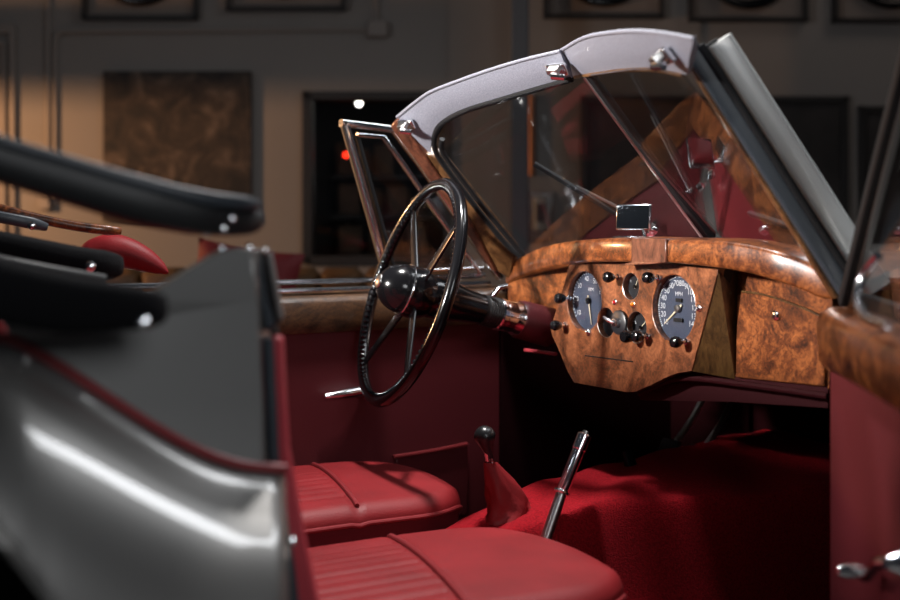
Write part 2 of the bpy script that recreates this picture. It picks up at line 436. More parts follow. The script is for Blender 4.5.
# paintings and dark panels
b = MB(); wrect(b, 105, 72, 252, 222, 0, .035); e = b.build('canvas_painting', M['art'], None, bevel=.003)
tag(e, 'unframed mottled brown canvas painting with a dark band on top', 'painting')
def panel(px0, py0, px1, py1, label):
    e = empty('framed_print', wp((px0 + px1) / 2, py1)); tag(e, label, 'picture'); t = 7; b = MB()
    for r in ((px0, py0, px0 + t, py1), (px1 - t, py0, px1, py1), (px0, py0, px1, py0 + t), (px0, py1 - t, px1, py1)): wrect(b, *r, 0, .04)
    b.build('frame', M['frame_black'], e, bevel=.004); b = MB(); wrect(b, px0 + t, py0 + t, px1 - t, py1 - t, 0, .02); b.build('print', M['dark_art'], e)
panel(580, 97, 846, 330, 'large near-black framed print seen through the windscreen')
panel(857, 107, 990, 300, 'dark framed print at the right edge behind the open door')

# conduits, wall panel moulding, column
def conduit(name, pts, label, r=.012):
    b = MB(); b.tube(smooth_path([wp(x, y, r) for x, y in pts], 5), r, 10); return tag(b.build(name, M['conduit']), label, 'conduit')
conduit('conduit', [(49, -60), (49, 60), (49, 140), (48, 205)], 'thin vertical conduit on the lit wall left of the painting')
conduit('conduit', [(56, 205), (56, 100), (56, 44), (60, 35), (70, 32), (200, 31), (300, 30), (372, 30)], 'thin conduit bending along the wall from upright to level')
conduit('conduit', [(376, -60), (376, -10), (377, 22)], 'short upright conduit running down into the junction box')
b = MB(); wrect(b, 368, 22, 388, 38, 0, .05); tag(b.build('junction_box', M['conduit'], None, bevel=.006), 'small square junction box on the wall where conduits meet', 'junction box')
b = MB(); wrect(b, 41, 196, 53, 210, 0, .05); tag(b.build('outlet_box', M['conduit'], None, bevel=.006), 'small outlet box below the painting where upright conduits end', 'outlet box')
b = MB()
for r in ((-60, 26, 12, 34), (12, 26, 17, 240), (-60, 42, 6, 46), (4, 42, 8, 240)): wrect(b, *r, 0, .03)
structure(b.build('trim_1', M['conduit'], None, bevel=.006))
b = MB(); wrect(b, 449, -160, 700, 420, .0, .012); b2 = b; structure(b.build('wall_panel', M['wall'], smooth=0))
b = MB(); m = D(519, 240, 5.2); b.box((m.x, m.y, 1.7), (.078, .078, 3.4), ROTW); structure(b.build('column_1', M['post_blue'], None, bevel=.008))
b = MB(); b.tube([wp(531, 96, .03), wp(531, 176, .03)], .016); tag(b.build('column_lit_side', M['lit_orange']), 'short orange strip standing for the lit side of the blue grey column', 'highlight')  # lamplight on the column's right side, built as an orange strip
e = empty('wall_telephone', wp(539, 240)); tag(e, 'cream wall telephone on a brown board near the column', 'telephone')
b = MB(); wrect(b, 525, 192, 553, 242, .012, .035); b.build('back_board', M['timber'], e, bevel=.004)
b = MB(); c = wp(539, 213, .05); b.tube([c + UP * .07, c - UP * .08], .03, 16, flat=(1, .6)); b.build('handset', M['cream'], e, bevel=.01)
b = MB(); wrect(b, 535, 204, 544, 222, .07, .078); b.build('dial_face', M['frame_black'], e)

# unseen board added before the warm lamp to throw a dark band
b = MB(); m = CAM + FW * 4.7 - RT * 3.0; b.box((m.x, m.y, 1.36 + .112), (2.0, .02, .115), ROTW); structure(b.build('shadow_board', M['conduit']))

# sofa and cushion by the wall
e = empty('sofa', D(290, 240, 4.7) * 1); WM[e.name].translation.z = 0; put(e, WM[e.name])
tag(e, 'long tan leather sofa against the back wall', 'sofa')
rows = []
def sofa_back(n0, n1, step):
    for k in range(n0, n1):
        px = 100 + k * step; b = MB()
        p = D(px + step / 2, 262, 4.75); p.z = 0
        b.tube([p + UP * .42, p + UP * .60, p + UP * .79, p + UP * .815], [1, 1.02, .96, .7], 20, flat=(step / 1250 * 4.75 * .5, .10), up=FW)
        b.build('back_cushion', M['sofa'], e)
sofa_back(0, 8, 44)
b = MB(); m = D(275, 240, 4.45); b.box((m.x, m.y, .27), (1.5, .75, .30), ROTW); b.build('seat_base', M['sofa'], e, bevel=.04, seg=4)
c = D(243, 301, 4.42); b = MB(); rows = []; a0 = math.radians(-9)
for k in range(17):
    u = -1 + k / 8
    rows.append([])
    for q in range(17):
        v = -1 + q / 8; h = .05 * (max(0, (1 - u ** 4) * (1 - v ** 4))) ** .5
        x, z = .19 * u * (1 - .08 * (1 - v * v)), .20 * v * (1 - .08 * (1 - u * u))
        rows[-1].append((x, z, h))
for sgn in (-1, 1):
    b.loft([[c + RT * (x * math.cos(a0) - z * math.sin(a0)) + UP * (x * math.sin(a0) + z * math.cos(a0)) + FW * (sgn * h) for x, z, h in r] for r in rows])
tag(b.build('throw_cushion', M['chair_red'], None, smooth=60), 'dark red square cushion propped on the tan sofa', 'cushion')

# ================================================================== THE CAR
car = empty('vintage_car', (0, -.3, 0))
tag(car, 'dark grey open-top vintage car with red leather cabin and walnut dashboard', 'car')

# ---------------------------------------------------------------- fender and quarter panel (near side, behind the door)
pip_px = [(13, 343), (63, 368), (112, 404), (166, 436), (216, 458), (263, 470)]
pip = [X(px, py, .655 + .03 * (px / 263)) for px, py in pip_px]
tab = sorted([(p.y, p.z) for p in pip]); tabx = sorted([(p.y, p.x) for p in pip])
y_hi, z_hi = tab[0]
import numpy as np
cf = np.polyfit([p.y for p in pip], [p.z for p in pip], 3)
tab = [(y, float(np.polyval(cf, y))) for y in np.linspace(tab[0][0], tab[-1][0], 9)]
tab = [(-2.45, .50), (-2.2, .70), (-1.95, .83), (-1.7, .885), (-1.5, .875), (-1.38, z_hi + .02)] + tab + [(-1.0, tab[-1][1] - .004)]
tabx = [(-2.45, .30), (-2.2, .44), (-1.95, .56), (-1.6, .64)] + tabx
AY, AZ, AR = -1.62, .34, .44
ys = sorted(set([-1.0 - .02 * k for k in range(73)] + [AY + AR * math.cos(math.radians(a)) for a in range(4, 177, 4)]), reverse=True)
rows = []; lip = []
for y in ys:
    zp = sinterp(tab, y); xp = sinterp(tabx, y)
    bw = .175 + .02 * min(1, max(0, (-1.0 - y) / .3)); hh = .20 + .05 * min(1, max(0, (-1.0 - y) / .3))
    bw *= min(1, (y + 2.6) / .5)
    ze = .26
    if abs(y - AY) < AR: ze = max(ze, AZ + math.sqrt(AR * AR - (y - AY) ** 2))
    ze = min(ze, zp - .04)
    row = []
    kx = bw / .195; kz = hh / .25
    prof = [V((0, 0, 0)), V((.010, 0, -.013)), V((.024, 0, -.025)), V((.048, 0, -.036)), V((.082, 0, -.050)), V((.117, 0, -.074)), V((.147, 0, -.110)), V((.170, 0, -.155)), V((.184, 0, -.21)), V((.190, 0, -.28)), V((.188, 0, -.40)), V((.175, 0, -.62))]
    pr = smooth_path(prof, 5); zmax = zp - ze
    for p in pr:
        dz = min(-p.z * kz, zmax); x = xp + p.x * kx
        row.append(V((x, y - .36 * (x - xp) * max(0, 1 - (-1.0 - y) / .5), zp - dz)))
    # below the limit all points collapse on the arch edge
    rows.append(row)
    if abs(y - AY) < AR and ze > .27: lip.append(row[-1])
b = MB(); b.loft(rows); fender = b.build('fender', M['paint'], car, smooth=60, label='curved grey rear fender')
s = fender.modifiers.new('shell', 'SOLIDIFY'); s.thickness = .004; s.offset = -1
b = MB(); b.tube(lip, .006, 8); b.build('arch_lip', M['steel'], fender)
path = smooth_path([V((sinterp(tabx, y), y, sinterp(tab, y) + .002)) for y in [-1.0, -1.05, -1.1, -1.15, -1.2, -1.25, -1.3, -1.36, -1.45, -1.6, -1.8, -2.1]], 4)
b = MB(); b.tube(path, .0065, 10); b.build('fender_piping', M['piping'], fender, label='thin red piping along fender seam')
# tyre and wheel inside the arch
wh = empty('wheel', (.66, AY, .34), car)
b = MB(); b.lathe([(.22, -.07), (.30, -.085), (.335, -.06), (.34, 0), (.335, .06), (.30, .085), (.22, .07)], (.68, AY, .34), (1, 0, 0), 48); b.build('tyre', M['black'], wh)
b = MB(); b.lathe([(0, .03), (.08, .035), (.10, .02), (.20, .04), (.225, .05), (.225, -.05), (0, -.05)], (.68, AY, .34), (1, 0, 0), 40); b.build('wheel_disc', M['steel'], wh)
b = MB()
for ang0 in range(0, 180, 10):
    a0, a1 = math.radians(ang0), math.radians(ang0 + 10)
    b.add([(.45, AY + .46 * math.cos(a0), .34 + .46 * math.sin(a0)), (.45, AY + .46 * math.cos(a1), .34 + .46 * math.sin(a1)), (.80, AY + .45 * math.cos(a1), .34 + .45 * math.sin(a1)), (.80, AY + .45 * math.cos(a0), .34 + .45 * math.sin(a0))], [(0, 1, 2, 3)])
b.add([(.45, AY + .46 * math.cos(math.radians(a)), .34 + .46 * math.sin(math.radians(a))) for a in range(0, 181, 10)], [tuple(range(19))])
b.build('wheel_well', M['black'], wh)

qp = [(266, 471), (263, 400), (258, 300), (250, 250), (244, 248), (222, 250), (185, 272), (147, 296), (60, 330), (0, 318)]
top = [X(px, py, .672 - .012 * (1 - max(0, min(1, (px) / 262)))) for px, py in qp]
bot = [X(px, py, .655 + .03 * (px / 263)) for px, py in pip_px]
b = MB(); b.prism(top + bot, (-.03, .004, 0)); b.build('quarter_panel', M['paint_matt'], car, bevel=.004, label='flat grey body panel above the fender')
# door shut edge of the quarter panel: seals, red trim, screws
sp = empty('door_pillar', (.62, -1.0, .45), car)
b = MB(); b.prism([D(*p, 1.435) for p in ((247, 249), (253, 249), (257, 300), (260, 360), (270, 470), (265, 470), (256, 360), (252, 300))], RT * .01 + FW * .03); b.build('pillar_edge', M['paint'], sp, bevel=.002)
b = MB(); b.prism([D(*p, 1.47) for p in ((250, 254), (262, 254), (276, 334), (264, 340), (256, 300))], FW * .03); b.build('channel_back', M['black'], sp)
b = MB(); b.prism([D(*p, 1.445) for p in ((254, 256), (259, 257), (266, 300), (274, 326), (266, 332), (260, 300))], FW * .03); b.build('window_channel', M['rubber_blue'], sp, bevel=.003)
b = MB(); b.prism([D(*p, 1.455) for p in ((259, 252), (267, 252), (279, 322), (274, 327), (265, 295))], FW * .03); b.build('rubber_seal', M['black'], sp, bevel=.003)
b = MB(); b.prism([D(*p, 1.47) for p in ((267, 252), (270, 251), (282, 317), (279, 323))], FW * .02); b.build('outer_channel', M['paint_matt'], sp, bevel=.002)
b = MB(); b.tube(smooth_path([D(*p, 1.43) for p in ((268, 338), (271, 400), (275, 470), (284, 530), (291, 580), (297, 640))]), .0065, 10); b.build('door_seal', M['rubber_blue'], sp)
b = MB(); b.prism([D(*p, 1.45) for p in ((271, 336), (281, 337), (284, 400), (287, 450), (294, 490), (303, 540), (316, 600), (322, 640), (296, 640), (291, 590), (284, 530), (277, 470), (274, 400))], FW * .03); b.build('red_edging', M['red_trim'], sp, bevel=.004, label='bright red leather edge strip')
for px, py, d, r in ((292, 541, 1.42, .0055), (249, 248, 1.42, .005), (265, 250, 1.44, .004), (222, 249, 1.40, .004), (143, 322, 1.2, .006)):
    b = MB(); b.lathe([(0, 0), (r, 0), (r * .8, r * .6), (0, r)], D(px, py, d), -FW, 14); b.build('snap_stud', M['chrome'], sp)

# ---------------------------------------------------------------- folded hood
hd = empty('folded_hood', (.2, -1.5, .8), car)
def bar(name, px_pts, m, d0, d1, half, ext=(), n=16):
    N = len(px_pts); pts = [V(e) for e in ext]; rs = [px_pts[0][2] * d0 / 1250] * len(ext)
    for i, (x, y, h) in enumerate(px_pts):
        d = d0 + (d1 - d0) * i / (N - 1); pts.append((D(x, y, d))); rs.append(h * d / 1250)
    b = MB(); sp_ = smooth_path(pts, 4); rr = [interp([(4 * i, r) for i, r in enumerate(rs)], k) for k in range(len(sp_))]
    b.tube(sp_, rr, n, flat=(half, 1.0), up=UP); return b.build(name, m, hd, smooth=50)
bar('hood_frame_rail', [(-60, 140, 20), (0, 160, 22), (70, 181, 23), (140, 201, 24), (195, 213, 22), (235, 221, 15), (252, 219, 9)], M['hood_vinyl'], 1.30, 1.46, 1.6, [(.15, -1.50, .96), (.42, -1.60, 1.0), (.60, -1.52, 1.02)])
bar('hood_frame_lip', [(-60, 116, 5), (0, 141, 6), (70, 162, 6), (140, 183, 7), (200, 198, 8), (240, 203, 7), (253, 206, 5)], M['rubber_blue'], 1.27, 1.43, 1.8, [(.15, -1.50, 1.0), (.42, -1.60, 1.035), (.62, -1.50, 1.055)])
bar('hood_padding', [(-60, 236, 16), (0, 247, 16), (50, 258, 17), (92, 265, 16), (100, 266, 8)], M['hood_cloth'], 1.9, 2.0, 2.2, [(-.1, -1.42, .92)])
bar('hood_cover', [(-70, 275, 30), (0, 290, 32), (60, 302, 30), (110, 306, 25), (140, 308, 20), (149, 308, 11)], M['hood_cloth'], 1.18, 1.25, 1.6, [(.1, -1.55, .86), (.4, -1.66, .84), (.66, -1.58, .86)])
b = MB(); b.tube(smooth_path([V((-.56, -1.42, .88)), V((-.3, -1.44, .91)), V((0, -1.45, .92)), V((.2, -1.46, .91))], 5), 1, 20, flat=(.15, .20), up=UP); b.build('hood_shade_stack', M['hood_cloth'], hd, smooth=60)  # unseen hood pile, added and raised to keep light off the footwell
bar('hood_strap', [(-60, 252, 9), (0, 264, 9), (60, 275, 8), (100, 281, 7)], M['hood_vinyl'], 1.6, 1.75, 1.5, [(.12, -1.43, .90)])
bar('header_timber', [(-60, 196, 5), (0, 209, 5), (40, 219, 5), (75, 226, 5), (105, 230, 5), (116, 231, 4)], M['walnut'], 2.36, 2.44, 2.4, [(-.48, -1.40, 1.0)])
bar('header_channel', [(-60, 206, 6), (0, 217, 6), (30, 223, 6), (45, 227, 4)], M['rubber_blue'], 2.28, 2.34, 1.5, [(-.44, -1.40, .98)])
for px, py, d, r in ((37, 226, 2.31, .008), (96, 266, 1.9, .008), (228, 229, 1.42, .005), (236, 219, 1.42, .005), (212, 234, 1.42, .004)):
    b = MB(); b.lathe([(0, 0), (r, 0), (r * .8, r * .6), (0, r)], D(px, py, d) - FW * .03, -FW, 14); b.build('hood_stud', M['chrome'], hd)

# far side rear quarter trim in red leather
b = MB(); pts = smooth_path([D(*p, 2.55) for p in ((88, 262), (96, 256), (112, 251), (130, 254), (147, 261), (160, 268), (168, 273))], 5)
rs = [interp([(0, .030), (5, .036), (10, .036), (15, .031), (20, .024), (25, .014), (30, .003)], k) for k in range(len(pts))]
b.tube(pts, rs, 20); b.build('quarter_trim', M['leather'], car, smooth=80, label='padded red leather quarter trim')

# ---------------------------------------------------------------- windscreen
B0 = V((0, .20, .92)); T0 = V((0, -.11, 1.245))
def wplane(sx):
    A1 = V((sx * .58, -.005, .85)); n = (T0 - B0).cross(A1 - B0).normalized()
    return n if n.y > 0 else -n
NL, NR = wplane(-1), wplane(1)
WL = lambda px, py, off=0: PL(px, py, B0 + NL * off, NL)
WR = lambda px, py, off=0: PL(px, py, B0 + NR * off, NR)
ws = empty('windscreen', (0, .05, .9), car)
outL = [(397, 117), (413, 104), (430, 92), (455, 82), (480, 73), (505, 65), (530, 58), (560, 51)]
innL = [(430, 153), (432, 138), (440, 124), (452, 115), (470, 107), (500, 98), (530, 89), (572, 78)]
outR = [(560, 51), (583, 38), (607, 33), (633, 31), (662, 33), (694, 39)]
innR = [(572, 78), (590, 74), (610, 70), (632, 68), (655, 68), (688, 75)]
def band(out, inn, W, off, th, N):
    po = smooth_path([W(*p) for p in out], 4); pi = smooth_path([W(*p) for p in inn], 4); rows = []
    for a, c in zip(po, pi):
        mid = (a + c) / 2
        sec = []
        for k in range(7): sec.append(a + (c - a) * (k / 6) - N * (th * .30 * math.sin(math.pi * k / 6)))
        for k in range(7): sec.append(c + (a - c) * (k / 6) + N * (th * (.35 + .65 * math.sin(math.pi * k / 6))))
        rows.append(sec)
    b = MB(); b.loft(rows, closed=True); b.f.append(tuple(range(14))); b.m.append(0); n0 = len(rows) * 14; b.f.append(tuple(range(n0 - 14, n0))); b.m.append(0)
    return b
band(outL, innL, WL, 0, .012, NL).build('header_rail', M['silver'], ws, smooth=50)
band(outR, innR, WR, 0, .012, NR).build('header_rail', M['silver'], ws, smooth=50)
# outer bead over the header
b = MB(); b.tube(smooth_path([WL(*p) for p in outL], 4), .0035, 8); b.tube(smooth_path([WR(*p) for p in outR], 4), .0035, 8); b.build('header_bead', M['silver'], ws)
# panes
def lean(N, deg):            # the flat panes sit a little more raked than the frame
    ax_ = N.cross(UP).normalized(); a = Matrix.Rotation(math.radians(deg), 3, ax_) @ N
    c_ = Matrix.Rotation(math.radians(-deg), 3, ax_) @ N
    return a if a.z > c_.z else c_
PLN, PRN = lean(NL, 2.5), lean(NR, 2.5)
PLO, PRO = WL(560, 170), WR(700, 150)
GL = lambda px, py: PL(px, py, PLO, PLN)
GR = lambda px, py: PL(px, py, PRO, PRN)
gl = [(436, 152), (437, 138), (445, 124), (470, 109), (530, 92), (586, 77), (707, 240), (640, 240), (575, 246), (525, 254)]
b = MB(); b.prism([GL(*p) for p in gl], PLN * .004); b.build('pane', M['glass'], ws)
gr = [(589, 76), (632, 70), (655, 70), (683, 76), (836, 270), (780, 258), (707, 240)]
b = MB(); b.prism([GR(*p) for p in gr], PRN * .004); b.build('pane', M['glass'], ws)
# seals, centre bar
b = MB(); b.tube(smooth_path([WL(*p) for p in [(572, 79), (530, 91), (500, 100), (470, 109), (450, 118), (438, 128), (434, 142), (438, 156), (452, 176), (478, 210), (505, 243), (520, 256)]], 4), .0065, 10); b.build('pane_seal', M['black'], ws)
b = MB(); b.tube(smooth_path([WL(*p) - NL * .004 for p in [(443, 138), (443, 150), (457, 171), (484, 206), (512, 240), (524, 254)]], 4), .006, 10); b.build('pane_seal', M['black'], ws)
b = MB(); b.tube([WL(588, 74), WL(709, 240)], 1, 12, flat=(.011, .009), up=NL); b.build('centre_bar', M['black'], ws)
b = MB(); b.tube([WL(586, 75) - NL * .008, WL(707, 240) - NL * .008], .0035, 8); b.build('bar_bead', M['steel'], ws)
b = MB(); b.tube(smooth_path([WR(*p) for p in [(575, 77), (610, 72), (632, 70), (655, 70), (683, 75)]], 4), .004, 8); b.build('pane_seal', M['timber'], ws)
# timber post, far side
b = MB(); b.prism([WL(*p) for p in [(425, 153), (437, 157), (475, 204), (515, 254), (510, 280), (498, 272), (469, 217)]], NL * .03); b.build('screen_post', M['timber'], ws, bevel=.004, label='brown timber screen post')
b = MB(); b.prism([WL(*p) - NL * .006 for p in [(391, 125), (398, 118), (404, 122), (425, 153), (469, 217), (498, 271), (492, 269), (450, 205)]], NL * .02); b.build('post_cover', M['timber_red'], ws, bevel=.004, label='dark brown timber cover strip')
# near side pillar: timber edge, two seals, painted post
def pillar(name, a, c, half_w, half_t, m, d0=1.935, d1=1.965, lab=None):
    p, q = D(*a, d0), D(*c, d1); b = MB(); b.tube([p, p.lerp(q, .5), q], 1, 20, flat=(half_w, half_t), up=(q - p).cross(RT)); return b.build(name, m, ws, smooth=50, label=lab)
pillar('screen_post', (681, 50), (835, 296), .005, .012, M['timber'], 1.95, 1.985, 'brown timber screen post')
pillar('pillar_seal', (690, 47), (846, 290), .0135, .010, M['rubber_blue'])
pillar('pillar_seal', (700, 45), (856, 285), .006, .012, M['black'], 1.93, 1.96)
pillar('pillar_channel', (706, 45), (862, 282), .018, .010, M['black'], 1.96, 1.99)
pillar('painted_pillar', (718, 41), (876, 287), .021, .022, M['post_grey'], 1.96, 1.99, 'pale grey painted windscreen pillar')
# header catches
def catch(p, n, s):
    e = empty('hood_catch', p, ws); b = MB(); u = n.cross(UP).normalized(); v = u.cross(n).normalized()
    R3 = Matrix((u, n, v)).transposed()
    b.box(p, (.034 * s, .010, .022 * s), R3); b.build('catch_plate', M['chrome'], e, bevel=.003)
    b = MB(); b.tube([p - n * .006 - u * .014 * s, p - n * .024, p - n * .018 + u * .016 * s - v * .008], .0055 * s, 8); b.build('catch_hook', M['chrome'], e)
    b = MB(); b.box(p - n * .012 + v * .006 * s, (.020 * s, .020, .010 * s), R3); b.build('catch_block', M['steel'], e, bevel=.002)
catch(WL(409, 122) - NL * .010, NL, 1.15); catch(WL(560, 66) - NL * .012, NL, 1.25); catch(WR(672, 51) - NR * .012, NR, 1.25)
# wipers outside the screen
def wiper(name, a, bpt, pivot, W, N):
    e = empty(name, W(*pivot), car); b = MB(); b.tube([W(*a) + N * .012, W(*bpt) + N * .012], 1, 10, flat=(.006, .004), up=N); b.build('wiper_blade', M['black'], e)
    mid = W(a[0] + (bpt[0] - a[0]) * .45, a[1] + (bpt[1] - a[1]) * .45) + N * .02
    b = MB(); b.tube([mid, W(*pivot) + N * .02], .003, 8); b.build('wiper_arm', M['steel'], e)
    b = MB(); b.lathe([(0, 0), (.009, 0), (.008, .012), (0, .016)], W(*pivot), -N, 16); b.build('wiper_spindle', M['chrome'], e)
wiper('windscreen_wiper', (532, 167), (622, 222), (652, 232), WL, NL)
wiper('windscreen_wiper', (745, 218), (812, 240), (822, 262), WR, NR)

# ---------------------------------------------------------------- dashboard
ds = empty('dashboard', (0, 0, .7), car)
roll_t = [(506, 272), (511, 264), (519, 257), (541, 247), (570, 241), (604, 238.5), (631, 238.5), (666, 239.5), (718, 240.7), (750, 245), (775, 251), (800, 259), (819, 269), (832, 284)]
roll_b = [(506, 284), (511, 281), (519, 277), (541, 270), (570, 264), (604, 261.6), (631, 262), (666, 262.5), (718, 268), (750, 274), (775, 281), (800, 290), (819, 298.5), (831, 299)]
ytab = [(506, .045), (541, .008), (570, -.015), (604, -.03), (631, -.036), (718, -.036), (775, -.022), (832, .01)]
rows = []; back = []
pt = smooth_path([Y(px, py, interp(ytab, px)) for px, py in roll_t], 4); pb = smooth_path([Y(px, py, interp(ytab, px)) for px, py in roll_b], 4)
for t, u in zip(pt, pb):
    h = (t - u).length; r = min(.007, h * .3); B = V((0, .075, 0)); i = V((0, r, 0))
    rows.append([u + B, u + i, u + i * .3 + UP * r * .3, u + UP * r, t - UP * r, t - UP * r * .3 + i * .3, t + i, t + B + UP * .004]); back.append(t + B)
b = MB(); b.loft(rows, closed=True); b.f.append(tuple(range(8))); b.m.append(0); n0 = len(rows) * 8; b.f.append(tuple(range(n0 - 8, n0))); b.m.append(0)
b.build('top_roll', M['walnut'], ds, smooth=50, label='curved walnut rail along the dashboard top')
# raised middle block of the rail
b = MB(); c4 = [Y(631, 237.8, -.040), Y(666, 238.8, -.040), Y(666, 262.5, -.040), Y(650, 264, -.044), Y(618, 265.5, -.040), Y(631, 262, -.040)]
b.prism(c4, (0, .05, 0)); b.build('rail_block', M['timber_red'], ds, bevel=.002, label='darker middle block of the rail')
# scuttle between rail and glass
rws = []
for p in back:
    N, B = (NL, B0) if p.x < 0 else (NR, B0)
    q = V((p.x * 1.03, .2 - abs(p.x) * .24, .915 - abs(p.x) * .105)); rws.append([p - UP * .012 - V((0, .03, 0)), p - UP * .006, q - UP * .008])
b = MB(); b.loft(rws); b.build('scuttle_top', M['piping'], ds, label='red leather strip behind the rail')

HOLES = dict(speed=(673.4, 308.7, .0655), tach=(584, 301, .0635), top=(630.7, 286.5, .027), low_l=(606, 322.5, .031), low_r=(636.5, 327.5, .032))
pan = [(569.6, 263), (617, 262), (640, 263), (668, 264), (718.4, 268.5), (713, 290), (691.5, 371), (678, 373), (664.6, 378), (650, 385.5), (634, 392), (626, 392), (574, 382.5), (567, 370), (560, 352.5), (552, 335), (550.6, 328), (557, 308), (564, 285)]
outer = [Y(px, py, 0) for px, py in pan]
holes = [circ(Y(a, c, 0), r, 44) for a, c, r in HOLES.values()]
b = MB(); b.prism(outer, (0, .016, 0), holes); b.build('instrument_panel', M['walnut_panel'], ds, smooth=35, bevel=.0025, label='central walnut instrument panel')
# board behind the panel carrying the instruments, its flank, driver and glovebox boards
b = MB(); b.prism([p + V((0, .0165, 0)) for p in outer], (0, .02, 0)); b.build('backing_board', M['black'], ds)
e1, e2 = Y(718.4, 268.5, .001), Y(691.5, 371, .001)
b = MB(); b.add([e1, e2, Y(735, 379, .06), Y(738, 270, .06), e1 + V((-.02, .02, 0)), e2 + V((-.02, .02, 0)), Y(730, 379, .066), Y(733, 270, .066)], [(0, 1, 2, 3), (7, 6, 5, 4), (0, 4, 5, 1), (1, 5, 6, 2), (2, 6, 7, 3), (3, 7, 4, 0)])
b.build('panel_flank', M['walnut_plain'], ds, smooth=0, label='plain olive-brown side of the panel')
b = MB(); b.prism([Y(*p, .06) for p in [(733, 258), (760, 260), (790, 268), (833, 284), (829, 389), (733, 378)]], (0, .02, 0)); b.build('glovebox_surround', M['walnut'], ds, smooth=0)
lid = [(742, 291.5), (758, 293.5), (775, 298), (800, 307), (818, 315), (823.5, 320), (824, 386.5), (735.5, 377.5), (737, 296)]
b = MB(); b.prism([Y(*p, .052) for p in lid], (0, .01, 0)); gb = b.build('glovebox_lid', M['walnut'], ds, bevel=.0025, label='walnut glovebox lid')
b = MB(); b.tube(smooth_path([Y(*p, .050) for p in lid[:6]], 4), .002, 8); b.build('lid_bead', M['walnut_plain'], ds)
b = MB(); b.prism([Y(*p, .05) for p in [(508, 272), (540, 262), (575, 258), (575, 345), (550, 340), (530, 334), (508, 326)]], (0, .02, 0)); b.build('column_board', M['walnut'], ds, smooth=0, label='walnut board around the steering column')
lk = empty('glovebox_lock', Y(777, 315.5, .05), car); b = MB(); b.lathe([(0, 0), (.009, 0), (.009, .004), (.006, .006), (0, .006)], Y(777, 315.5, .052), (0, -1, 0), 20); b.build('lock_ring', M['chrome'], lk)
b = MB(); b.box(Y(777, 315.5, .045), (.0022, .002, .007)); b.build('keyhole', M['black'], lk)
# lower red lips of the dashboard and the dark underside
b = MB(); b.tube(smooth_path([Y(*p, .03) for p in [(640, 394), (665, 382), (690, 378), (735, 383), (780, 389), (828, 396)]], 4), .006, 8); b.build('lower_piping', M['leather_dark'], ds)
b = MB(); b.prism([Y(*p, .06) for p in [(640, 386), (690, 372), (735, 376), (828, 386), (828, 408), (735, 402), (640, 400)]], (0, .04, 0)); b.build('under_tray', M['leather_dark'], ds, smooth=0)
b = MB(); b.tube([Y(525, 350, .04), Y(556, 354, .04)], .004, 8); b.build('lower_bead', M['red_trim'], ds)

# instruments: each a dial with needle, rim and glass
def gauge(name, key, fmt, needle_deg, numerals, a0, a1, words, m, depth=.014, nl=.8):
    px, py, r = HOLES[key]; c = Y(px, py, 0); e = empty(name, c, car); yb = depth
    b = MB(); b.lathe([(0, 0), (r * 1.02, 0), (r * 1.02, .002), (0, .002)], c + V((0, yb + .0025, 0)), (0, -1, 0), 44)
    def ink(p, vs, fs): b.add([(p.x + v.x, yb - .0006, p.z + v.y) for v in vs], fs, 1)
    for k, s in enumerate(numerals):
        a = math.radians(a0 + (a1 - a0) * k / max(1, len(numerals) - 1)); ink(c + V((math.cos(a), 0, math.sin(a))) * r * .74, *text_geo(s, r * .24))
    nt = (len(numerals) - 1) * 5
    for k in range(nt + 1):
        a = math.radians(a0 + (a1 - a0) * k / nt); d = V((math.cos(a), 0, math.sin(a))); t = V((-d.z, 0, d.x)) * (r * .012 if k % 5 else r * .02)
        p, q = c + d * r * .9, c + d * r * (.95 if k % 5 else .97)
        b.add([(v.x, yb - .0006, v.z) for v in (p + t, q + t, q - t, p - t)], [(0, 1, 2, 3)], 1)
    for s, dx, dz, sz in words: ink(c + V((dx * r, 0, dz * r)), *text_geo(s, sz * r))
    b.build('dial', [m, M['ink']], e, smooth=0)
    a = math.radians(needle_deg); d = V((math.cos(a), 0, math.sin(a))); t = V((-d.z, 0, d.x)); cc = c + V((0, yb - .003, 0)); b = MB()
    b.prism([cc - d * r * .18 + t * r * .035, cc + d * r * nl + t * r * .008, cc + d * r * nl - t * r * .008, cc - d * r * .18 - t * r * .035], (0, .0012, 0))
    b.build('needle', M['ivory'], e, smooth=0)
    b = MB(); b.lathe([(0, 0), (r * .12, 0), (r * .10, .004), (0, .005)], cc, (0, -1, 0), 18); b.build('needle_cap', M['steel'] if key == 'speed' else M['black_gloss'], e)
    b = MB(); R0 = r * 1.0; b.tube(circ(c + V((0, .001, 0)), R0, 48), r * .022 if r > .05 else .0009, 8, closed=True); b.build('rim', M['walnut'] if r > .05 else M['steel'], e)
    b = MB(); b.lathe([(0, 0), (r * .99, 0), (r * .99, .001), (0, .001)], c + V((0, yb - .006, 0)), (0, -1, 0), 44); b.build('gauge_glass', M['clear'], e)
    return e
sp_e = gauge('speedometer', 'speed', '', 217, [str(k) for k in range(10, 150, 10)], 215, -35, [('MPH', 0, .42, .17)], M['dial'])
c = Y(*HOLES['speed'][:2], 0); b = MB(); b.box(c + V((.002, .0115, .016)), (.017, .002, .007)); b.build('trip_counter', M['black'], sp_e)
b = MB(); b.box(c + V((0, .0115, -.022)), (.026, .002, .007)); b.build('mileage_counter', M['black'], sp_e)
gauge('tachometer', 'tach', '', -78, ['10', '20', '30', '40', '50', '60'], 215, 25, [('RPM', .1, .38, .16)], M['dial'])
gauge('fuel_gauge', 'top', '', 60, ['E', '', 'F'], 150, 30, [], M['dial_black'], nl=.7)
gauge('oil_gauge', 'low_l', '', 300, ['0', '', '100'], 160, 20, [], M['dial_black'], nl=.7)
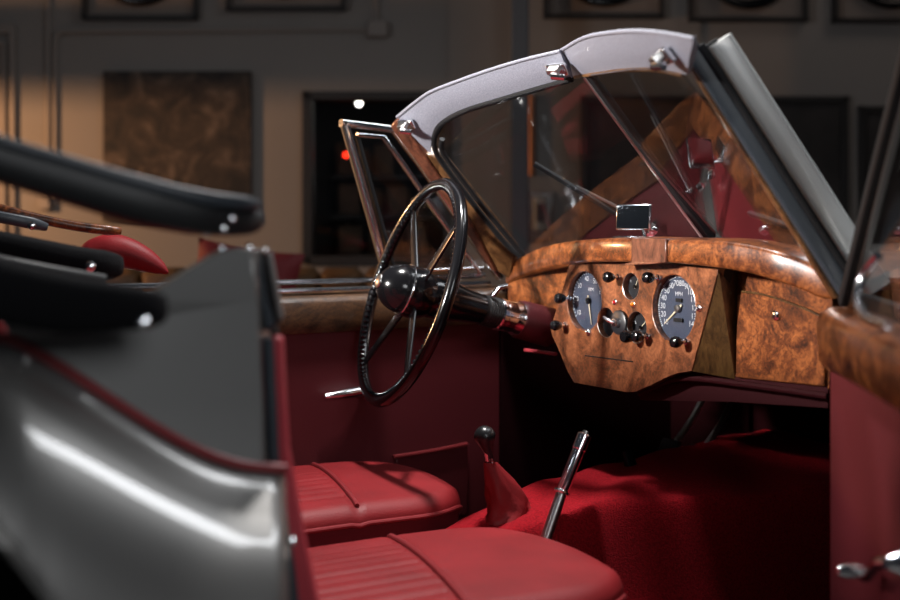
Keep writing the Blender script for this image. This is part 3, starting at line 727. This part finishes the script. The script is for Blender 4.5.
gauge('temperature_gauge', 'low_r', '', 40, ['30', '', '110'], 160, 20, [], M['dial_black'], nl=.7)

# pull knobs, lamps and screws on the panel
def knob(px, py, y=0.0):
    c = Y(px, py, y); e = empty('control_knob', c, car)
    b = MB(); b.lathe([(0, 0), (.0065, 0), (.006, .004), (.0035, .005), (.0035, .018), (0, .018)], c, (0, -1, 0), 20); b.build('knob_stem', M['chrome'], e)
    b = MB(); b.lathe([(0, .015), (.007, .015), (.0105, .022), (.0115, .029), (.009, .035), (.004, .0375), (0, .038)], c, (0, -1, 0), 24); b.build('knob_cap', M['black_gloss'], e)
    return e
k0 = knob(619, 277)
for px, py, y in ((659, 277.5, 0), (687, 341.5, 0), (570, 298, .0), (566, 325, .0), (648, 336, .0)):
    copy_tree(k0, Matrix.Translation(Y(px, py, y)), car)
def stud(name, px, py, r, mcol, lab=None):
    c = Y(px, py, 0); e = empty(name, c, car, lab)
    b = MB(); b.lathe([(r * .7, 0), (r, 0), (r, .003), (r * .7, .004)], c, (0, -1, 0), 20); b.build('bezel', M['chrome'], e)
    b = MB(); b.lathe([(0, 0), (r * .72, 0), (r * .6, .005), (r * .3, .008), (0, .009)], c, (0, -1, 0), 20); b.build('lens' if 'lamp' in name else 'cap', mcol, e)
stud('warning_light', 615.7, 302, .0065, M['red_lens'], 'small red warning light')
stud('warning_light', 634, 304.3, .0065, M['amber_lens'], 'small amber warning light')
stud('starter_button', 589.5, 332, .0085, M['chrome']); stud('panel_fixing', 699.6, 308, .0065, M['chrome'])
# lighting switch between the gauges: round plate with lever
c = Y(620, 322.5, -.004); sw = empty('light_switch', c, car)
b = MB(); b.lathe([(0, 0), (.025, 0), (.025, .004), (.022, .006), (0, .006)], c, (0, -1, 0), 32); b.build('switch_plate', M['dial_black'], sw)
b = MB(); b.lathe([(0, .005), (.009, .005), (.008, .016), (0, .018)], c, (0, -1, 0), 20); b.build('switch_boss', M['chrome'], sw)
b = MB(); b.tube([c + V((0, -.014, 0)), c + V((-.012, -.02, .004)), c + V((-.026, -.022, .010))], [.004, .0045, .003], 10); b.build('switch_lever', M['chrome'], sw)
# cigar lighter below right
c = Y(639, 336, 0); e = empty('cigar_lighter', c, car)
b = MB(); b.lathe([(0, 0), (.011, 0), (.011, .01), (.008, .012), (0, .012)], c, (0, -1, 0), 24); b.build('lighter_collar', M['chrome'], e)
b = MB(); b.lathe([(0, .01), (.009, .01), (.011, .02), (.0125, .034), (.010, .040), (0, .042)], c, (0, -1, 0), 24); b.build('lighter_knob', M['black_gloss'], e)
# ashtray line
b = MB(); b.tube([Y(585, 355.5, -.0005), Y(633, 361.8, -.0005)], .0014, 6); b.build('drawer_slot', M['black'], ds)

# rear-view mirror on the rail
e = empty('rear_view_mirror', Y(645, 237, .0), car); mc = Y(633, 217, .03)
nrm = V((.50, -.86, .06)).normalized(); uu = nrm.cross(UP).normalized() * -1; vv = uu.cross(nrm).normalized() * -1
if vv.z < 0: vv = -vv
R3 = Matrix((uu, nrm, vv)).transposed()
t = .10; w_, h_ = .0385, .0265
b = MB(); b.box(mc - nrm * .004, (w_ * 2, .008, h_ * 2), R3); b.build('mirror_back', M['chrome'], e, bevel=.004)
b = MB(); b.box(mc + nrm * .0012, (w_ * 2 - .008, .002, h_ * 2 - .006), R3); b.build('mirror_glass', M['mirror'], e, smooth=0)
b = MB(); p = Y(645, 238, .03); q_ = mc - nrm * .002 - vv * h_; q_ = q_ + (uu if (uu.dot(RT) > 0) else -uu) * .022; b.tube([q_, q_.lerp(p, .6), p - UP * .006], .0035, 10); b.build('mirror_stem', M['chrome'], e)
b = MB(); p = Y(627, 237.5, .02); b.box(p, (.065, .03, .006)); b.build('mirror_base', M['chrome'], e, bevel=.002)
# demister / screws behind mirror
for px, py in ((655, 231), (766, 231)):
    e = empty('screen_fixing', Y(px, py, .08), car); b = MB(); b.lathe([(0, 0), (.009, 0), (.009, .008), (.005, .014), (0, .015)], Y(px, py, .08), (0, -1, .3), 16); b.build('fixing_cap', M['chrome'], e)

# ---------------------------------------------------------------- steering wheel and column
sw_c = X(409.5, 291, -.34); axis = V((.14, .945, -.31)).normalized()
ux = V((0, 0, 1)).cross(axis).normalized() * -1; uz = ux.cross(axis).normalized()
if uz.z < 0: uz = -uz
RW = .240
st = empty('steering_wheel', sw_c, car)
b = MB(); n = 120; pts = []; rr = []
for k in range(n):
    a = 2 * math.pi * k / n; pts.append(sw_c + ux * RW * math.cos(a) + uz * RW * math.sin(a)); rr.append(.0125)
b.tube(pts, rr, 16, closed=True); b.build('rim', M['black_gloss'], st, smooth=60)
b = MB()
for k in range(110):           # finger grips moulded on the underside
    a = 2 * math.pi * (k + .5) / 110; d = ux * math.cos(a) + uz * math.sin(a); p = sw_c + d * (RW - .009) - axis * .006; tdir = -ux * math.sin(a) + uz * math.cos(a)
    b.tube([p - tdir * .0045, p, p + tdir * .0045], [.004, .0075, .004], 8)
b.build('finger_grips', M['black_gloss'], st, smooth=60)
for ang in (42, 128, 228, 308):
    a = math.radians(ang); d = ux * math.cos(a) + uz * math.sin(a); b = MB()
    p0 = sw_c + axis * .012 + d * .03; p1 = sw_c + axis * .006 + d * .13; p2 = sw_c + d * (RW - .004)
    b.tube([p0, p1, p2], [1.15, 1, .8], 12, flat=(.0125, .0035), up=axis); b.build('spoke', M['black_gloss'], st, smooth=50)
b = MB(); b.lathe([(0, .045), (.044, .045), (.052, .030), (.056, .010), (.054, -.010), (.048, -.014)], sw_c, axis, 40); b.build('hub', M['black_gloss'], st)
b = MB(); b.tube(circ(sw_c - axis * .011, .0545, 48, ux, uz), .0022, 8, closed=True); b.build('hub_ring', M['chrome'], st)
b = MB(); b.lathe([(.053, -.010)] + [(.053 * math.cos(a), -.012 - .062 * math.sin(a)) for a in [math.radians(q) for q in range(6, 90, 8)]] + [(0, -.074)], sw_c, axis, 40); hp = b.build('horn_push', M['black_gloss'], st)
b = MB(); b.lathe([(0, -.066), (.016, -.0695), (.015, -.0735), (.008, -.0765), (0, -.0765)], sw_c, axis, 28); b.build('emblem', M['steel'], st, label='round silver emblem on the horn push')
caxis = (X(549, 327, -.345) - sw_c).normalized()
cl = empty('steering_column', sw_c + caxis * .2, car)
def colpart(name, m, prof, **k): b = MB(); b.lathe(prof, sw_c, caxis, 40); return b.build(name, m, cl, **k)
colpart('column_shroud', M['black_gloss'], [(0, .03), (.040, .03), (.046, .05), (.043, .10), (.036, .14), (.032, .185), (0, .185)])
colpart('knurled_ring', mat('dull dark metal', (.05, .05, .05), .45, .8), [(0, .18), (.034, .18), (.034, .186)] + [(.0335 + .0012 * (k % 2), .186 + .003 * k) for k in range(13)] + [(.032, .226), (0, .226)])
colpart('chrome_collar', M['chrome'], [(0, .22), (.031, .22), (.036, .226), (.036, .236), (.034, .238)] + [(.0345 - .0005 * (k % 2), .24 + .004 * k) for k in range(7)] + [(.037, .272), (.038, .282), (.034, .286), (0, .286)])
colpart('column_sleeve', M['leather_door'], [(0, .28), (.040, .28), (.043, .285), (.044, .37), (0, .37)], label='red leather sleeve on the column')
b = MB(); p = sw_c + caxis * .20 + V((.02, 0, .034)); b.tube([p, p + V((.01, .01, .018)), p + V((.012, .03, .022))], .006, 10); b.build('column_lever', M['chrome'], cl)

# ---------------------------------------------------------------- far door (closed)
XD = -.62
fd = empty('driver_door', (XD, -.4, .3), car)
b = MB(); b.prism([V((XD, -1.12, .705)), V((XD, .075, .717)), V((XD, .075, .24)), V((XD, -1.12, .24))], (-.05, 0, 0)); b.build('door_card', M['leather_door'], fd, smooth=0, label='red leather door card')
b = MB(); rows = []
for y, z1, z0 in ((-1.15, .792, .704), (-.75, .793, .706), (-.3, .798, .711), (.09, .806, .718)):
    rows.append([V((XD + .012, y, z0)), V((XD + .016, y, z0 + .02)), V((XD + .014, y, z1 - .02)), V((XD, y, z1 - .004)), V((XD - .06, y, z1)), V((XD - .06, y, z0))])
b.loft(rows, closed=True); b.build('door_cap', M['cap_timber'], fd, smooth=60, label='walnut cap along the door top')
for k, (dz, xx, r) in enumerate(((.006, -.02, .008), (.026, -.045, .007))):
    b = MB(); b.tube([V((XD + xx, -1.12, .792 + dz)), V((XD + xx, -.3, .798 + dz)), V((XD + xx, .06, .806 + dz))], r, 10); b.build('waist_strip', M['chrome'], fd)
b = MB(); pk = [X(*p, XD + .002) for p in [(393, 456), (432, 450), (468, 443), (466, 515), (392, 518)]]; b.prism(pk, (.012, 0, 0)); b.build('door_pocket', M['leather_door'], fd, bevel=.005)
b = MB(); b.tube(smooth_path([X(*p, XD + .016) for p in [(393, 457), (432, 451), (467, 444)]], 4), .005, 8); b.build('pocket_piping', M['piping'], fd)
h0 = X(364, 391, XD); b = MB(); b.lathe([(0, 0), (.014, 0), (.012, .018), (0, .022)], h0, (1, 0, 0), 20)
b.tube([X(362, 391, XD + .02), X(348, 393.5, XD + .026), X(330, 396, XD + .026), X(325, 396, XD + .024)], [.014, .012, .008, .006], 12); b.build('door_handle', M['chrome'], fd)
# quarter light
ql = empty('quarter_light', (XD, -.1, .82), car)
o_ = [(343, 123), (394, 129), (420, 163), (460, 219), (498, 274), (392, 283)]
XQ = XD - .01
def frame_bar(name, pts, r, m=M['chrome']): b = MB(); b.tube([X(*p, XQ) for p in pts], 1, 14, flat=(r, r * 1.3), up=(1, 0, 0)); return b.build(name, m, ql, smooth=50)
frame_bar('frame_bar', [(344, 122), (360, 178), (389, 284)], .009)
frame_bar('frame_bar', [(341, 123), (398, 130)], .009)
frame_bar('frame_bar', [(392, 127), (420, 164), (460, 221), (500, 278)], .008)
frame_bar('vent_bar', [(357, 135), (383, 137), (402, 163), (440, 218), (480, 273)], .0055)
frame_bar('vent_bar', [(357, 135), (372, 190), (396, 276)], .0045, M['black'])
frame_bar('vent_bar', [(420, 271), (483, 268)], .004)
b = MB(); b.prism([X(*p, XQ) for p in [(346, 125), (394, 131), (498, 276), (388, 283)]], (.003, 0, 0)); b.build('vent_glass', M['clear'], ql)

# ---------------------------------------------------------------- near door (standing open)
PH = math.radians(57); HG = V((.605, -.07, 0)); DD = V((math.sin(PH), -math.cos(PH), 0)); DN = V((-math.cos(PH), -math.sin(PH), 0))
nd = empty('passenger_door', HG + UP * .3, car)
def dp(s, z, o=0): return HG + DD * s + DN * o + UP * z
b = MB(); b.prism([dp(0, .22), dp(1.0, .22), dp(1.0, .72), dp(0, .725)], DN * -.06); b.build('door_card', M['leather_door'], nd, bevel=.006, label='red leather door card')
b = MB(); b.prism([dp(-.005, .20, -.061), dp(1.02, .20, -.061), dp(1.02, .80, -.061), dp(-.005, .80, -.061)], DN * -.03); b.build('door_skin', M['paint'], nd, bevel=.006, label='dark grey outer door skin')
rows = []
for s, z1 in ((-.01, .818), (.2, .812), (.5, .80), (1.0, .785)):
    z0 = z1 - .098
    rows.append([dp(s, z0, .004), dp(s, z0 + .012, .014), dp(s, z1 - .028, .018), dp(s, z1 - .012, .012), dp(s, z1 - .003, -.004), dp(s, z1, -.03), dp(s, z1, -.055), dp(s, z0, -.055)])
b = MB(); b.loft(rows, closed=True); b.f.append(tuple(range(8))); b.m.append(0); b.build('door_cap', M['walnut_shaded'], nd, smooth=60, label='walnut cap along the door top')
b = MB(); b.tube([dp(-.01, .826, -.045), dp(.3, .815, -.045), dp(1.0, .795, -.045)], 1, 12, flat=(.010, .014), up=UP); b.build('waist_seal', M['black'], nd)
cr = X(850, 567, dp(.1, 0).x)
b = MB(); c0 = dp(.43, .53, .0); b.lathe([(0, 0), (.018, 0), (.016, .012), (.008, .03), (0, .032)], c0, DN, 20)
b.tube(smooth_path([dp(.43, .53, .028), dp(.405, .522, .034), dp(.365, .498, .034), dp(.34, .490, .034), dp(.31, .488, .034)], 4), [.008] * 17, 12)
b.lathe([(0, 0), (.009, 0), (.010, .018), (.006, .03), (0, .032)], dp(.31, .488, .03), DN, 16); b.build('window_crank', M['chrome'], nd)
nq = empty('quarter_light', dp(.2, .82), car)
b = MB(); b.tube([dp(.0, .825, -.03), dp(.19, 1.02, -.03), dp(.37, 1.20, -.03), dp(.40, 1.23, -.03)], 1, 12, flat=(.012, .009), up=DN); b.build('frame_bar', M['steel'], nq)
b = MB(); b.tube([dp(.02, .825, -.016), dp(.20, 1.01, -.016), dp(.40, 1.21, -.016)], 1, 12, flat=(.010, .007), up=DN); b.build('frame_seal', M['black'], nq)
b = MB(); b.prism([dp(.02, .82, -.03), dp(.46, .81, -.03), dp(.46, 1.22, -.03), dp(.40, 1.22, -.03)], DN * .003); b.build('vent_glass', M['clear'], nq)
b = MB(); b.tube([dp(.46, .81, -.03), dp(.46, 1.24, -.03)], .008, 10); b.build('frame_bar', M['chrome'], nq)
b = MB(); b.tube(smooth_path([dp(.315, .90, .01), dp(.285, .875, .02), dp(.29, .845, .03), dp(.33, .822, .03), dp(.40, .815, .02)], 4), .0065, 10); b.build('vent_catch', M['chrome'], nq)

# ---------------------------------------------------------------- seats
def seat(x0, x1, yf, yb, z, ysplit, lab):
    xc, W = (x0 + x1) / 2, (x1 - x0) / 2; Rc = .17; e = empty('seat', (xc, (yf + yb) / 2, .3), car, lab)
    ys0 = ysplit
    def hw(y):
        d = yf - y
        return W if d > Rc else W - Rc + math.sqrt(max(0, Rc * Rc - (Rc - d) ** 2))
    def ht(s, y):
        ysplit = ys0 - .05 * s
        d = max(0, yf - y); sx = max(0, (abs(s) - .84) / .16); q = .030 * (1 - math.sqrt(max(0, 1 - sx * sx)))
        f = max(0, 1 - d / .07); q += .045 * (1 - math.sqrt(max(0, 1 - f * f)))
        zz = z + .016 * (1 - s * s) - q - .03 * max(0, (ysplit - y)) * .6
        g = abs(y - ysplit)
        if g < .016: zz -= .004 * (1 - g / .016)
        if y < ysplit - .01 and abs(s) < .70:
            zz -= .002 + .005 * (1 - abs(math.sin(s * math.pi * 6.5)) ** .5)
        return zz
    ys = [yb + (yf - yb) * (1 - (1 - k / 60) ** 1.8) for k in range(61)]; ys += [ysplit - .09 + .006 * k for k in range(31)]; ys = sorted(set(ys)); ys[-1] = yf - .0008
    ss = [-1 + 2 * k / 84 for k in range(85)]; ss = sorted(set(ss + [-.995, -.985, .985, .995]))
    rows = [[V((xc + s * hw(y), y, ht(s, y))) for s in ss] for y in ys]
    b = MB(); b.loft(rows); b.build('seat_cushion', M['leather'], e, smooth=70)
    edge = [r[0] for r in rows] + rows[-1][1:-1] + [r[-1] for r in rows[::-1]]
    b = MB(); b.tube(edge[::2], .0045, 8); b.build('cushion_piping', M['piping'], e)
    b = MB(); b.tube([V((xc + s * hw(ysplit), ysplit - .05 * s, ht(s, ysplit - .05 * s) + .0035)) for s in ss[6:-6]], .005, 8)
    b.build('insert_piping', M['piping'], e)
    b = MB(); b.loft([[p for p in edge], [V((xc + (p.x - xc) * .97, p.y - .006, z - .075)) for p in edge], [V((xc + (p.x - xc) * .95, p.y - .012, .24)) for p in edge]]); b.build('seat_side', M['leather_door'], e, smooth=60)
    # backrest, leaning back behind the shut pillar
    b = MB(); rows = []
    for k in range(13):
        t = k / 12; zz = z - .02 + .40 * t; yy = yb - .02 - .16 * t; wd = W * (.86 - .10 * t ** 3)
        th = .06 * math.sqrt(max(.02, 1 - max(0, (t - .7) / .3) ** 2))
        rows.append([V((xc - .03 + wd * math.copysign(abs(math.cos(a)) ** .5, math.cos(a)), yy + th * math.copysign(abs(math.sin(a)) ** .6, math.sin(a)), zz)) for a in [2 * math.pi * q / 32 for q in range(32)]])
    b.loft(rows, closed=True); b.f.append(tuple(range(12 * 32, 13 * 32))); b.m.append(0); b.build('backrest', M['leather'], e, smooth=60)
    return e
seat(-.56, -.085, -.265, -1.0, .425, -.50, 'driver seat with fluted red leather cushion')
seat(.015, .50, -.30, -1.06, .398, -.595, 'passenger seat with fluted red leather cushion')

# ---------------------------------------------------------------- tunnel, floor, firewall
zt = [(-1.1, .30), (-.5, .33), (-.36, .375), (-.30, .392), (-.22, .412), (-.12, .428), (.0, .432), (.2, .44), (.6, .46)]
wt = [(-1.1, .05), (-.4, .06), (-.19, .105), (.1, .205), (.35, .25), (.6, .28)]
rows = []
for k in range(70):
    y = -1.1 + 1.7 * k / 69; zc, wd = interp(zt, y), interp(wt, y); row = []
    for q in range(41):
        s = -1 + q / 20; a = abs(s)
        if a < .6: x = wd * a / .6; zz = zc + .012 * (1 - (a / .6) ** 2) + .010 * math.sin(9 * y + 5 * s) * (1 - a)
        else:
            t = (a - .6) / .4; x = wd + .07 * t; zz = zc - (zc - .20) * (math.sin(t * math.pi / 2) ** 1.25)
        row.append(V((math.copysign(x, s), y, zz + .004 * math.sin(31 * y + 11 * s))))
    rows.append(row)
b = MB(); b.loft(rows); tn = b.build('tunnel_carpet', M['carpet'], car, smooth=80, subsurf=1, label='red carpet over the transmission tunnel')
fl = empty('cabin_shell', (0, -.2, .2), car)
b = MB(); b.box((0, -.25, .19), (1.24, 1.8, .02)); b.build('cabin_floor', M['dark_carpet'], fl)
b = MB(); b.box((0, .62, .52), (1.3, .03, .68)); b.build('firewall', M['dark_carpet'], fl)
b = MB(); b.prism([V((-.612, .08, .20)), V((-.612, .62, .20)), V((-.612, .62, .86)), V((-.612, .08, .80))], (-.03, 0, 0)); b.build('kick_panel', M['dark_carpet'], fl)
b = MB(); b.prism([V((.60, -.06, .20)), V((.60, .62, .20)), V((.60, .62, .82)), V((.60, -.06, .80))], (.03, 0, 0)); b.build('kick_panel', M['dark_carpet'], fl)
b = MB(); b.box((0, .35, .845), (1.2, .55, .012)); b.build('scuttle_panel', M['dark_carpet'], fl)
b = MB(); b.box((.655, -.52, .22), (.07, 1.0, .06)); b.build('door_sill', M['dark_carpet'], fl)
b = MB(); b.prism([V((-.62, -1.1, .22)), V((-.62, -1.9, .22)), V((-.58, -1.9, .74)), V((-.62, -1.1, .74))], (-.05, 0, 0)); b.build('side_shell', M['paint'], fl)
b = MB(); b.box((0, -1.35, .45), (1.15, .03, .5)); b.build('rear_bulkhead', M['leather_door'], fl)
# bonnet and cowl in front of the screen
rows = []
for k in range(14):
    y = .20 + 1.5 * k / 13; row = []
    for q in range(25):
        a = math.pi * q / 24; hw_ = .70 - .20 * max(0, (k - 4) / 9); row.append(V((-hw_ * math.cos(a), y - .16 * abs(math.cos(a)) * (1 - k / 13), .30 + (.595 + .02 * math.sin(k / 13 * 3)) * abs(math.sin(a)) ** .42)))
    rows.append(row)
b = MB(); b.loft(rows); b.build('bonnet', M['paint'], car, smooth=60)
# pedals
for x in (-.30, -.20):
    e = empty('pedal', (x, .3, .3), car); b = MB(); b.box((x, .34, .42), (.06, .012, .07), Matrix.Rotation(-.5, 3, 'X')); b.build('pedal_pad', M['black'], e, bevel=.004)
    b = MB(); b.tube([V((x, .345, .42)), V((x, .42, .50)), V((x, .5, .62))], .008, 8); b.build('pedal_arm', M['steel'], e)
e = empty('heater_tap', Y(630, 480, .1), car); b = MB(); b.tube([Y(627, 451, .12), Y(631, 466, .12), Y(636, 490, .12)], [.010, .013, .014], 12, flat=(1, .7)); b.build('tap_body', M['black_gloss'], e)

# ---------------------------------------------------------------- gear lever and handbrake
g0 = X(489, 467, -.0); g1 = X(483.5, 431, 0); ge = empty('gear_lever', X(500, 522, 0), car)
b = MB(); b.tube([X(508, 520, 0), g0, X(486.5, 452, 0)], .005, 10); b.build('lever_shaft', M['chrome'], ge)
ax = (g1 - X(491, 462, 0)).normalized(); L = (g1 - X(491, 462, 0)).length
b = MB(); b.lathe([(0, -.002), (.0055, 0), (.007, L * .25), (.0125, L * .50), (.0180, L * .72)] + [(.0205 * math.cos(t_), L * .82 + .0205 * math.sin(t_)) for t_ in [math.radians(a_) for a_ in range(0, 91, 10)]], X(491, 462, 0), ax, 28); b.build('lever_knob', M['knob_black'], ge)
b = MB(); rws = []
lv = [(490, 462, .011), (494, 470, .016), (499, 481, .022), (504, 492, .028), (507, 503, .033), (508, 512, .037), (507, 519, .042), (506, 523, .050)]
for i, (px, py, r) in enumerate(lv):
    c = X(px, py, 0); rws.append([c + V((math.cos(a) * r * .75, math.sin(a) * r * 1.25, .30 * math.sin(a) * r * (i / 6))) * (1 + ((.16 * math.sin(4 * a + 1.3 * i)) + .07 * math.sin(9 * a - 1.7 * i)) * min(1, i / 3)) for a in [2 * math.pi * q / 32 for q in range(32)]])
gr_ = [p + UP * .002 for p in rws[-1]]
b.loft(rws, closed=True); b.build('lever_gaiter', M['leather'], ge, smooth=70, label='soft red leather gaiter')
b = MB(); b.tube(circ(X(490, 463, 0), .0085, 20), .003, 8, closed=True); b.build('gaiter_collar', M['piping'], ge)
b = MB(); b.tube(gr_, .0045, 8, closed=True); b.build('gaiter_rim', M['piping'], ge)
he = empty('handbrake_lever', X(541, 552, .1), car); pA, pB, pC = X(538, 562, .1), X(562, 492, .1), X(585, 434, .1)
b = MB(); b.tube([pA, pB], [.0115, .0105], 16); b.build('brake_shaft', M['steel'], he)
b = MB(); d = (pC - pB); b.tube([pB, pB + d * .03, pB + d * .72, pB + d * .74, pB + d * .98, pC], [.0095, .0115, .0118, .0135, .0138, .011], 18); b.build('brake_grip', M['chrome'], he)
b = MB(); b.lathe([(0, 0), (.0065, 0), (.006, .006), (0, .007)], pC, d.normalized(), 14); b.build('release_button', M['steel'], he)
b = MB(); b.tube(circ(pB, .0125, 20, (1, 0, 0), d.normalized().cross(V((1, 0, 0)))), .0035, 8, closed=True); b.build('shaft_collar', M['chrome'], he)
